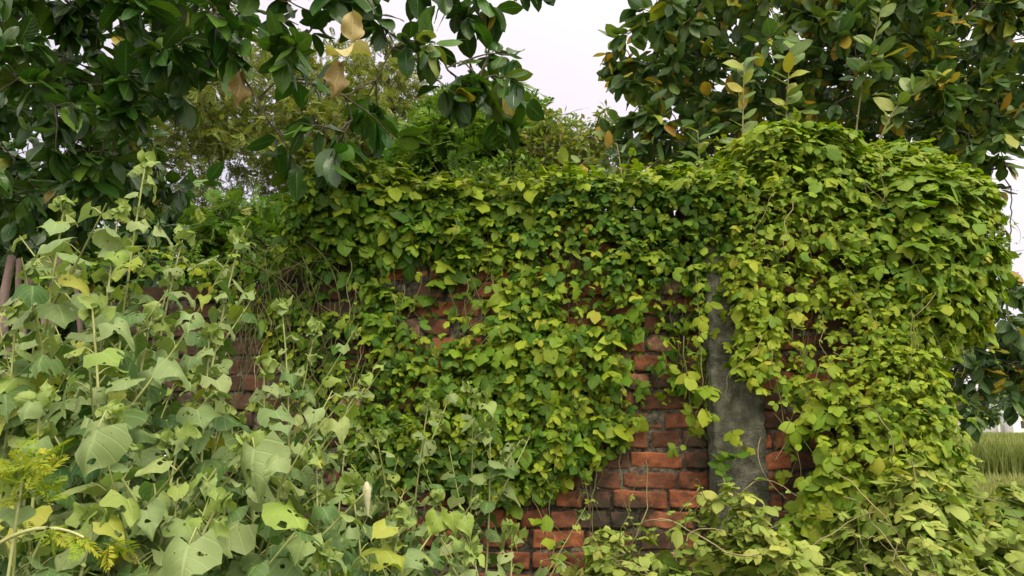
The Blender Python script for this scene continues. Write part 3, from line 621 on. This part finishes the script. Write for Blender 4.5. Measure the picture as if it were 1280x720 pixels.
sprout('vine_sprout', [at(735, 720, 2.6), at(740, 700, 2.65), at(738, 685, 2.68), at(745, 690, 2.66)], 'tiny leafy sprout at the bottom edge beside the lowest bare bricks', 'sprout', 2, .03, 9)
sprout('vine_sprout', [at(915, 640, 2.6), at(905, 600, 2.74), at(895, 575, 2.78), at(922, 570, 2.76)], 'small vine shoot with dark green leaves on the grey plaster', 'sprout', 4, .045, 12, tl=(.2, .5))
r = np.random.default_rng(60); o = thing('grass_tuft', 'thin green grass tuft growing from the bare bricks', 'grass'); b0 = at(628, 690, 2.8)
for k in range(5):
    e = b0+np.array([r.normal(-.02, .05), r.normal(-.03, .02), r.uniform(.08, .18)]); t = np.linspace(0, 1, 7)[:, None]; m_ = (b0+e)/2+np.array([0, 0, .04]); A = b0*(1-t)**2+2*m_*t*(1-t)+e*t*t
    w = np.linspace(.004, .0005, 7)[:, None]*np.array([1, 0, .2]); mb = MB(); mb.grid(np.stack([A-w, A, A+w], 1), np.tile([[.2, .5]], (21, 1)), np.array([.2, .5, .5])); mb.build('blade', M['grass'], o)
settle(o, tuple(b0))
# grass stalk arching over the wall top
o = thing('grass_stalk', 'thin pale grass stalk arching above the wall top before the right bush', 'grass'); mb = MB()
A = np.array([at(778, 225, 3.1), at(773, 190, 3.1), at(771, 180, 3.1), at(765, 178, 3.12), at(755, 190, 3.15)]); mb.tube(A, .0022, .001, 5, np.array([1., .5, .5]))
B = np.array([at(778, 222, 3.1), at(790, 212, 3.1), at(808, 208, 3.1), at(826, 220, 3.08)]); mb.tube(B, .002, .001, 5, np.array([1., .5, .5])); mb.build('stem', M['stem'], o); settle(o, tuple(A[0]))
# little white flower
o = thing('white_flower', 'tiny white flower among the left weeds', 'flower'); lf = Leaves(); p = at(209, 571, 1.5); n = 5; az = np.arange(n)*2*PI/5
lf.add(np.tile(p, (n, 1)), np.stack([np.cos(az), np.full(n, -.5), np.sin(az)], -1), np.array([0, -1., .3]), .007, np.full((n, 3), .5)); lf.build('petals', SMALL, M['petal'], o)
mb = MB(); mb.tube([p, p+np.array([.01, .02, -.1]), np.array([p[0]+.03, p[1]+.04, 0])], .0012, .0015, 4); mb.build('stem', M['weedstem'], o); settle(o, tuple(p))

# ================================================================== trees
def curve(a, b, rng, sag=.12, n=10):
    a, b = np.array(a), np.array(b); L = np.linalg.norm(b-a); m = (a+b)/2+rng.normal(0, sag*L*.5, 3)+np.array([0, 0, sag*L]); t = np.linspace(0, 1, n)[:, None]
    return a*(1-t)**2+2*m*t*(1-t)+b*t*t+np.sin(t*PI)*rng.normal(0, .015*L, (n, 3))
def tree(name, label, cat, trunk, clusters, seed, mat, temps, leaf, rtrunk=.15, twig=.3, nleaf=26, ntw=4, yel=.03, droop=.5, rosette=True, bark='bark', group=None, trunk_mat=None, lim_r=.03, tl=(.0, .8)):
    """clusters: list of (point, scale, tint shift)"""
    r = np.random.default_rng(seed); o = thing(name, label, cat, group); tr = MB(); br = MB(); lf = Leaves()
    trunk = np.array(trunk, float); x = np.linspace(0, len(trunk)-1, 8*len(trunk)); T = np.stack([np.interp(x, np.arange(len(trunk)), trunk[:, k]) for k in range(3)], -1)
    for _ in range(6): T[1:-1] = (T[:-2]+2*T[1:-1]+T[2:])/4
    tr.tube(T, rtrunk, rtrunk*.45, 12)
    nodes = [T[len(T)//2:]]; rad = [np.full(len(T)-len(T)//2, rtrunk*.4)]
    top = T[-1]; order = sorted(range(len(clusters)), key=lambda k: np.linalg.norm(np.array(clusters[k][0])-top))
    for k in order:
        c, sc, ts = clusters[k]; c = np.array(c); A = np.concatenate(nodes); ra = np.concatenate(rad)
        cost = np.linalg.norm(A-c, axis=1)+.15*np.linalg.norm(A-top, axis=1); i = int(np.argmin(cost)); r0 = min(ra[i]*.8, lim_r)
        B = curve(A[i], c, r, .08); br.tube(B, r0, max(.004, r0*.35), 6); nodes.append(B[3:]); rad.append(np.linspace(r0, max(.004, r0*.35), len(B))[3:])
        tip = nrm(c-A[i])
        for j in range(max(1, int(ntw*sc+.5))):
            d = nrm(tip*.7+r.normal(0, .75, 3)+np.array([0, 0, -.25*droop])); L = twig*r.uniform(.5, 1.2); e = c+d*L; C_ = curve(c, e+np.array([0, 0, -.12*L*droop]), r, .1, 7); br.tube(C_, .004+.0012*rtrunk*10*.1, .002, 4)
            m = max(2, int(nleaf/ntw*r.uniform(.7, 1.3))); f = r.uniform(.2, 1, m)**.7 if rosette else r.uniform(.05, 1, m)
            idx = np.clip((f*6).astype(int), 0, 5); fr = (f*6-idx)[:, None]; p = C_[idx]*(1-fr)+C_[idx+1]*fr
            ld = nrm(d*.45+nrm(r.normal(0, 1, (m, 3)))*.9-UP*droop*r.uniform(.1, 1., m)[:, None]); hor = ld*np.array([1, 1, 0])
            nn = nrm(UP*.9+hor*.5+r.normal(0, .4, (m, 3))); t = tints(m, tl[0], tl[1], 1., r); t[:, 0] = np.clip(t[:, 0]+ts, 0, .85)
            y = r.random(m) < yel; t[y, 0] = r.uniform(.88, 1, y.sum())
            lf.add(p+ld*.02, ld, nn, leaf*r.uniform(.6, 1.15, m), t)
    tr.build('trunk', M[trunk_mat or bark], o); br.build('branch', M[bark], o); lf.build('crown', temps, M[mat], o, r)
    settle(o, tuple(T[0])); return o
rg = np.random.default_rng(41)
def region(n, px, py, Yr, sc=1., ts=0., keep=None):
    out = []
    while len(out) < n:
        a, b, c = rg.uniform(*px), rg.uniform(*py), rg.uniform(*Yr)
        if keep is None or keep(a, b): out.append((at(a, b, c), sc, ts))
    return out
# left dark tree with branches reaching over the wall
cl = region(100, (-140, 340), (-140, 230), (2.7, 4.6), 1., 0., lambda a, b: a+b*.6 < 285 and not (40 < a < 75 and 0 < b < 45) )
cl += region(50, (-160, 200), (140, 330), (3.6, 5.2), 1.1, -.15)
cl += [(at(px, py, y), s, t) for px, py, y, s, t in ((615, 95, 2.9, .7, .1), (585, 75, 2.9, .6, .05), (560, 88, 2.85, .7, .0), (520, 75, 2.85, .8, .0), (490, 60, 2.8, .8, -.1), (470, 100, 2.8, .6, 0.), (600, 100, 2.9, .5, .1), (540, 60, 2.8, .4, .2),
    (440, 150, 2.75, .4, 0.), (425, 165, 2.7, .5, 0.), (375, 60, 2.7, .8, 0.), (400, 20, 2.7, 1., -.1), (350, 100, 2.7, .6, .1), (335, 150, 2.75, .4, 0.), (450, -10, 2.8, 1., -.1), (500, -20, 2.9, 1., -.2), (545, -25, 2.9, 1., -.2), (590, -22, 2.95, .7, -.2), (635, -22, 3., .5, -.2), (430, 120, 2.7, .4, .0), (270, 40, 2.7, 1., 0.), (310, 10, 2.7, 1., 0.))]
tree('ficus_tree', 'dark glossy big-leaved tree at upper left with branches reaching over the wall', 'tree', [(-4.7, 4.6, 0), (-4.6, 4.55, 1.2), (-4.3, 4.4, 2.4), (-3.7, 4.1, 3.4)], cl, 500, 'ficus', FICUS, .128, .22, .2, 33, 3, .022, .7, lim_r=.022)
# its dry hanging leaves are separate small parts of the same tree
lt = [o for o in bpy.data.objects if o.name == 'ficus_tree'][0]; base = np.array(lt.location)
for (px, py, Y_, d, n_, s, t) in ((440, 52, 2.5, (.05, -.2, 1), (.5, -1, .3), .115, .35), (408, 68, 2.5, (1, -.3, .1), (.1, -.6, .9), .17, .9), (424, 78, 2.5, (-.02, -.2, -1), (.9, -.8, .2), .14, .1), (300, 90, 2.7, (.05, 0, -1), (.9, -.4, 0), .14, 0.), (148, 165, 3., (-.15, 0, 1), (.9, -.5, 0), .12, 0.), (535, 70, 2.8, (.1, 0, -1), (.6, -.8, 0), .07, .2)):
    lf = Leaves(); p = at(px, py, Y_); lf.add(p, np.array(d, float), np.array(n_, float), s, np.array([[t, .5, .6]])); q = lf.build('dry_leaf', [CURL], M['dryleaf'], lt, rg); q.location = -base
# aerial roots beside its trunk
o = thing('aerial_roots', 'pinkish grey aerial roots standing behind the weeds at the far left', 'roots'); r = np.random.default_rng(8); c0 = at(45, 360, 3.3)
for k, (px, w, le) in enumerate(((12, .024, .01), (36, .018, .02), (44, .014, -.03), (57, .026, .06), (68, .02, .0), (80, .018, -.02), (24, .016, .0), (92, .013, .02), (-8, .02, 0))):
    a = at(px, 400+r.uniform(-20, 60), 3.25+.1*r.random()); a[2] = 0; b = at(px+le*300, 322+r.uniform(-8, 12), 3.3+.1*r.random()); mb = MB(); A = curve(a, b, r, .01, 14); mb.tube(A, w*1.2, w*.75, 8)
    i = np.arange(8); mb.add(np.concatenate([A[-1]+(mb.V[0][-8:]-A[-1]), A[-1]+(mb.V[0][-8:]-A[-1])*.05+UP*.008]), np.stack([i, (i+1) % 8, 8+(i+1) % 8, 8+i], -1)); mb.build('root', M['root'], o)
settle(o, (float(c0[0]), 3.3, 0))
# right big-leaved bush tree behind the pillar
def kr(a, b):
    edge = np.interp(b, [-80, 0, 60, 110, 150, 220], [860, 850, 800, 800, 810, 770]); return a > edge and not (1235 < a and (60 < b < 85 or b > 165))
rg = np.random.default_rng(42)
cl = region(290, (770, 1400), (-130, 225), (4.0, 6.0), 1., 0., kr) + region(30, (820, 1290), (-60, 140), (3.7, 4.1), 1., .07)
cl += region(34, (1235, 1420), (370, 480), (4.4, 6.), 1., -.05) + region(10, (1190, 1240), (420, 490), (4.6, 5.6), .8, -.05) + [(at(1264, 235, 4.6), .4, .1), (at(1262, 320, 4.6), .4, 0.)] + region(12, (1180, 1260), (120, 180), (4.2, 5.2), .8, .1)
cl += [(at(px, py, 4.3), s, t) for px, py, s, t in ((775, 45, .35, .1), (790, 75, .5, 0.), (785, 110, .3, .2), (800, 130, .5, .1), (775, 190, .5, .2), (745, 205, .5, .3))]
tree('rubber_tree', 'big-leaved bushy tree with yellowing leaves behind the corner pillar', 'tree', [(2.5, 5.6, 0), (2.5, 5.5, 1.2), (2.6, 5.3, 2.2), (2.7, 5.2, 3.0)], cl, 501, 'ficus2', FICUS, .122, .16, .26, 46, 3, .11, .4, lim_r=.03)
# young upright saplings in front of it
for k, (pts, n, lab) in enumerate((([at(985, 260, 3.5), at(982, 150, 3.5), at(988, 60, 3.5)], 15, 'sapling with one large yellow top leaf, rising left of centre above the pillar'),
    ([at(930, 300, 3.5), at(928, 180, 3.5), at(930, 80, 3.5)], 12, 'slim sapling with yellow-green leaves at the left shoulder of the pillar vine'),
    ([at(1060, 260, 3.7), at(1075, 120, 3.7), at(1100, 20, 3.7), at(1108, -20, 3.7)], 18, 'tall sapling leaning right with grey undersided leaves above the pillar'),
    ([at(880, 300, 3.5), at(876, 220, 3.5), at(872, 165, 3.5)], 7, 'short sapling with two bright broad leaves over the wall end'),
    ([at(1060, 260, 3.6), at(1120, 130, 3.6), at(1180, 95, 3.6)], 14, 'sapling spreading right with orange-yellow leaves above the pillar'))):
    s_ = sprout('sapling', pts, lab, 'sapling', 70+k, .105, n+4, 'ficus2', (.62, .94), FICUS, .006); s_['group'] = 'saplings above the pillar'
# feathery trees behind the wall
rg = np.random.default_rng(43)
def dome(n, c, rad, Y_, dy):
    out = []
    for _ in range(n):
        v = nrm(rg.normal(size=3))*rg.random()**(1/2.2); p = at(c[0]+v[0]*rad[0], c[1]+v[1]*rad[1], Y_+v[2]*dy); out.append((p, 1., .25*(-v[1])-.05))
    return out
b = at(590, 330, 9.)
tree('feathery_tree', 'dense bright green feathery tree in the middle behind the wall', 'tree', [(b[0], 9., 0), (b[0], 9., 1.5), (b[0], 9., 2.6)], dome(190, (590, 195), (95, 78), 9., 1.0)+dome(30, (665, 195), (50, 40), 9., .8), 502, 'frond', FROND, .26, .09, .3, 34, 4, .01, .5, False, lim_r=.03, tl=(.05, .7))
b = at(480, 330, 11.)
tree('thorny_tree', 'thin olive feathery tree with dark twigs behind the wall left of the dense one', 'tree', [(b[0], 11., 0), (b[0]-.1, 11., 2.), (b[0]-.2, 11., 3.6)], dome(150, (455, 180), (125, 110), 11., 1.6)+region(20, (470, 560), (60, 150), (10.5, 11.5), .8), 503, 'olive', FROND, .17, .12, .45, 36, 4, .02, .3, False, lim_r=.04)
b = at(260, 330, 12.)
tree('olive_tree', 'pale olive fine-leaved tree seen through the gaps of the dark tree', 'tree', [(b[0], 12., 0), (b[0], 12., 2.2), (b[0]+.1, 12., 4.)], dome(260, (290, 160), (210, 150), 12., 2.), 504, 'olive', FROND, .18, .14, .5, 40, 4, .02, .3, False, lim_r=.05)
b = at(330, 400, 6.5)
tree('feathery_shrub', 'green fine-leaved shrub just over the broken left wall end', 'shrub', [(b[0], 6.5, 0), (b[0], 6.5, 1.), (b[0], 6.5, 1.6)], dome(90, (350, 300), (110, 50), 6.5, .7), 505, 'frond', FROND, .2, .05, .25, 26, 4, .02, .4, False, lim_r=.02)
for k, (c, rad, Y_, n, lab) in enumerate((((690, 190), (42, 46), 8., 40, 'loose small-leaved shrub right of the dense feathery tree'), ((735, 198), (36, 50), 7.4, 40, 'loose reddish-tipped shrub next to the right bush behind the wall'), ((640, 235), (70, 28), 7.8, 40, 'low leafy shrub showing just above the vine in the middle'))):
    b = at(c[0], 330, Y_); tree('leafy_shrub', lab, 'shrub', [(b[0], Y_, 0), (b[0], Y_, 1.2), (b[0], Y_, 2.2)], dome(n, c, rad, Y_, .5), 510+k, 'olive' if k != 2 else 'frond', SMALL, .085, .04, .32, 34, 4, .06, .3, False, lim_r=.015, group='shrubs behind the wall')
b = at(610, 330, 13.)
tree('slender_tree', 'slender far tree with a thin dark top against the sky', 'tree', [(b[0], 13., 0), (b[0], 13., 3.), (at(608, 130, 13.)[0], 13., at(608, 90, 13.)[2])], [(at(606, 58, 13.), .5, -.2), (at(612, 72, 13.), .5, -.2), (at(604, 85, 13.), .4, -.2), (at(598, 110, 13.), .8, 0.), (at(612, 130, 13.), 1., 0)], 520, 'ficus2', SMALL, .11, .06, .16, 40, 4, 0., .2, False, lim_r=.02)
# dense dark greenery added deep behind the left weeds to block horizon light
b = at(60, 420, 7.)
tree('blocking_bush', 'dark leafy bush added behind the weeds and roots at the far left to block horizon light', 'bush', [(b[0], 7., 0), (b[0], 7., 1.), (b[0], 7., 1.8)], dome(230, (60, 375), (260, 165), 7., 1.2), 521, 'ficus', FICUS, .2, .08, .35, 26, 3, .03, .5, lim_r=.025, tl=(0, .6))
# far background at the right: buildings and trees beyond the field
def house(name, label, x0, x1, y, h, d, mat, nwin, roof=True):
    o = thing(name, label, 'building'); w = x1-x0; mb = MB(); mb.box(((x0+x1)/2, y+d/2, h/2), (w/2, d/2, h/2)); mb.build('wall', M[mat], o, False)
    mb = MB(); mb.box(((x0+x1)/2, y+d/2, h+.13), (w/2+.3, d/2+.3, .12)); mb.build('roof', M['sheet' if mat == 'white' else 'white'], o, False)
    for k in range(nwin):
        mb = MB(); mb.box((x0+w*(k+.5)/nwin, y-.03, h*.55), (.5, .05, .6)); f = mb.build('window', M['dark'], o, False)
    settle(o, ((x0+x1)/2, y, 0))
house('far_building', 'low white building beyond the field at the right edge', 84, 102, 126, 3.6, 8, 'white', 5)
o = thing('boundary_wall', 'long pale grey boundary wall beyond the field', 'wall'); mb = MB()
mb.box((90, 128.5, 1.0), (26, .15, 1.0)); mb.build('panel', M['sheet'], o, False)
for k in range(18):
    mb = MB(); mb.box((65+k*3., 128.3, 1.1), (.18, .16, 1.1)); mb.build('post', M['white'], o, False)
settle(o, (90, 128.5, 0))
r = np.random.default_rng(77)
for k, (px, Y_, h, lab) in enumerate(((1170, 118, 9, 'far grey-green tree left of the white building'), (1205, 116, 7, 'far low tree standing close beside the white building'), (1250, 150, 12, 'far tall tree rising behind the white building'), (1300, 150, 11, 'far tree behind the right end of the white building'), (1350, 140, 10, 'far tree beyond the boundary wall outside right'), (1120, 130, 10, 'far tree hidden behind the pillar vine'))):
    if px in (1350, 1120): continue
    x = (px-640)/F*Y_*1.01; cs = [(np.array([x, Y_, h*.6])+nrm(r.normal(size=3))*r.random()**.4*np.array([h*.42, h*.3, h*.38]), 1., 0.) for _ in range(26)]
    tree('far_tree', lab, 'tree', [(x, Y_, 0), (x, Y_, h*.25), (x, Y_, h*.45)], cs, 600+k, 'ficus2', SMALL, 1.1, .2, 1.3, 40, 4, 0., .3, False, lim_r=.1, group='trees beyond the field')

# ================================================================== light
w = bpy.data.worlds.new('World'); scene.world = w; w.use_nodes = True; nt = w.node_tree; nt.nodes.clear(); L = nt.links.new
sun_dir = nrm(np.array([.35, -.75, 1.15])); el = math.asin(sun_dir[2]); azm = math.atan2(sun_dir[0], sun_dir[1])
sky = nd(nt, 'ShaderNodeTexSky', sky_type='NISHITA', sun_disc=False, sun_elevation=el, sun_rotation=azm)
b1 = nd(nt, 'ShaderNodeBackground', i_Strength=.05); L(sky.outputs[0], b1.inputs[0])
tc = nd(nt, 'ShaderNodeTexCoord'); sx = nd(nt, 'ShaderNodeSeparateXYZ'); L(tc.outputs['Generated'], sx.inputs[0])
no = nd(nt, 'ShaderNodeTexNoise', i_Scale=1.6, i_Detail=4.); L(tc.outputs['Generated'], no.inputs['Vector'])
dt = nd(nt, 'ShaderNodeVectorMath', operation='DOT_PRODUCT'); L(tc.outputs['Generated'], dt.inputs[0]); dt.inputs[1].default_value = tuple(sun_dir)
g1 = math_(nt, 'MULTIPLY', math_(nt, 'POWER', math_(nt, 'MAXIMUM', math_(nt, 'ADD', math_(nt, 'MULTIPLY', dt.outputs['Value'], .5), .5), 0.), 3.), 3.4)
lum = math_(nt, 'ADD', .56, math_(nt, 'MULTIPLY', no.outputs[0], .16))
lum = math_(nt, 'MULTIPLY', lum, math_(nt, 'ADD', math_(nt, 'MULTIPLY', math_(nt, 'MULTIPLY', math_(nt, 'ADD', sx.outputs[2], .25), 4.), 1., True), 0., True))
b2 = nd(nt, 'ShaderNodeBackground'); b2.inputs[0].default_value = (.95, .825, .92, 1); L(lum, b2.inputs[1])
b3 = nd(nt, 'ShaderNodeBackground'); b3.inputs[0].default_value = (1., .93, .74, 1); L(g1, b3.inputs[1]); a3 = nd(nt, 'ShaderNodeAddShader'); L(b2.outputs[0], a3.inputs[0]); L(b3.outputs[0], a3.inputs[1])
ad = nd(nt, 'ShaderNodeAddShader'); L(b1.outputs[0], ad.inputs[0]); L(a3.outputs[0], ad.inputs[1]); wo = nd(nt, 'ShaderNodeOutputWorld'); L(ad.outputs[0], wo.inputs[0])
sd = bpy.data.lights.new('sun', 'SUN'); sd.energy = 2.4; sd.angle = math.radians(16); sd.color = (1., .91, .70); so = bpy.data.objects.new('sun', sd); COL.objects.link(so)
from mathutils import Vector
so.rotation_euler = Vector(tuple(-sun_dir)).to_track_quat('-Z', 'Y').to_euler()

# ================================================================== camera
cd = bpy.data.cameras.new('camera'); cd.sensor_width = 36; cd.lens = 36*F/1280; cd.clip_start = .05; cd.clip_end = 4000
co = bpy.data.objects.new('camera', cd); COL.objects.link(co); co.location = tuple(CAM); co.rotation_euler = (PI/2+PITCH, 0, 0); scene.camera = co
scene.view_settings.view_transform = 'Standard'; scene.view_settings.look = 'None'; scene.view_settings.exposure = 0.; scene.view_settings.gamma = 1; scene.view_settings.use_curve_mapping = False
scene.cycles.max_bounces = 6; scene.cycles.diffuse_bounces = 3; scene.cycles.glossy_bounces = 2; scene.cycles.transmission_bounces = 4; scene.cycles.transparent_max_bounces = 8
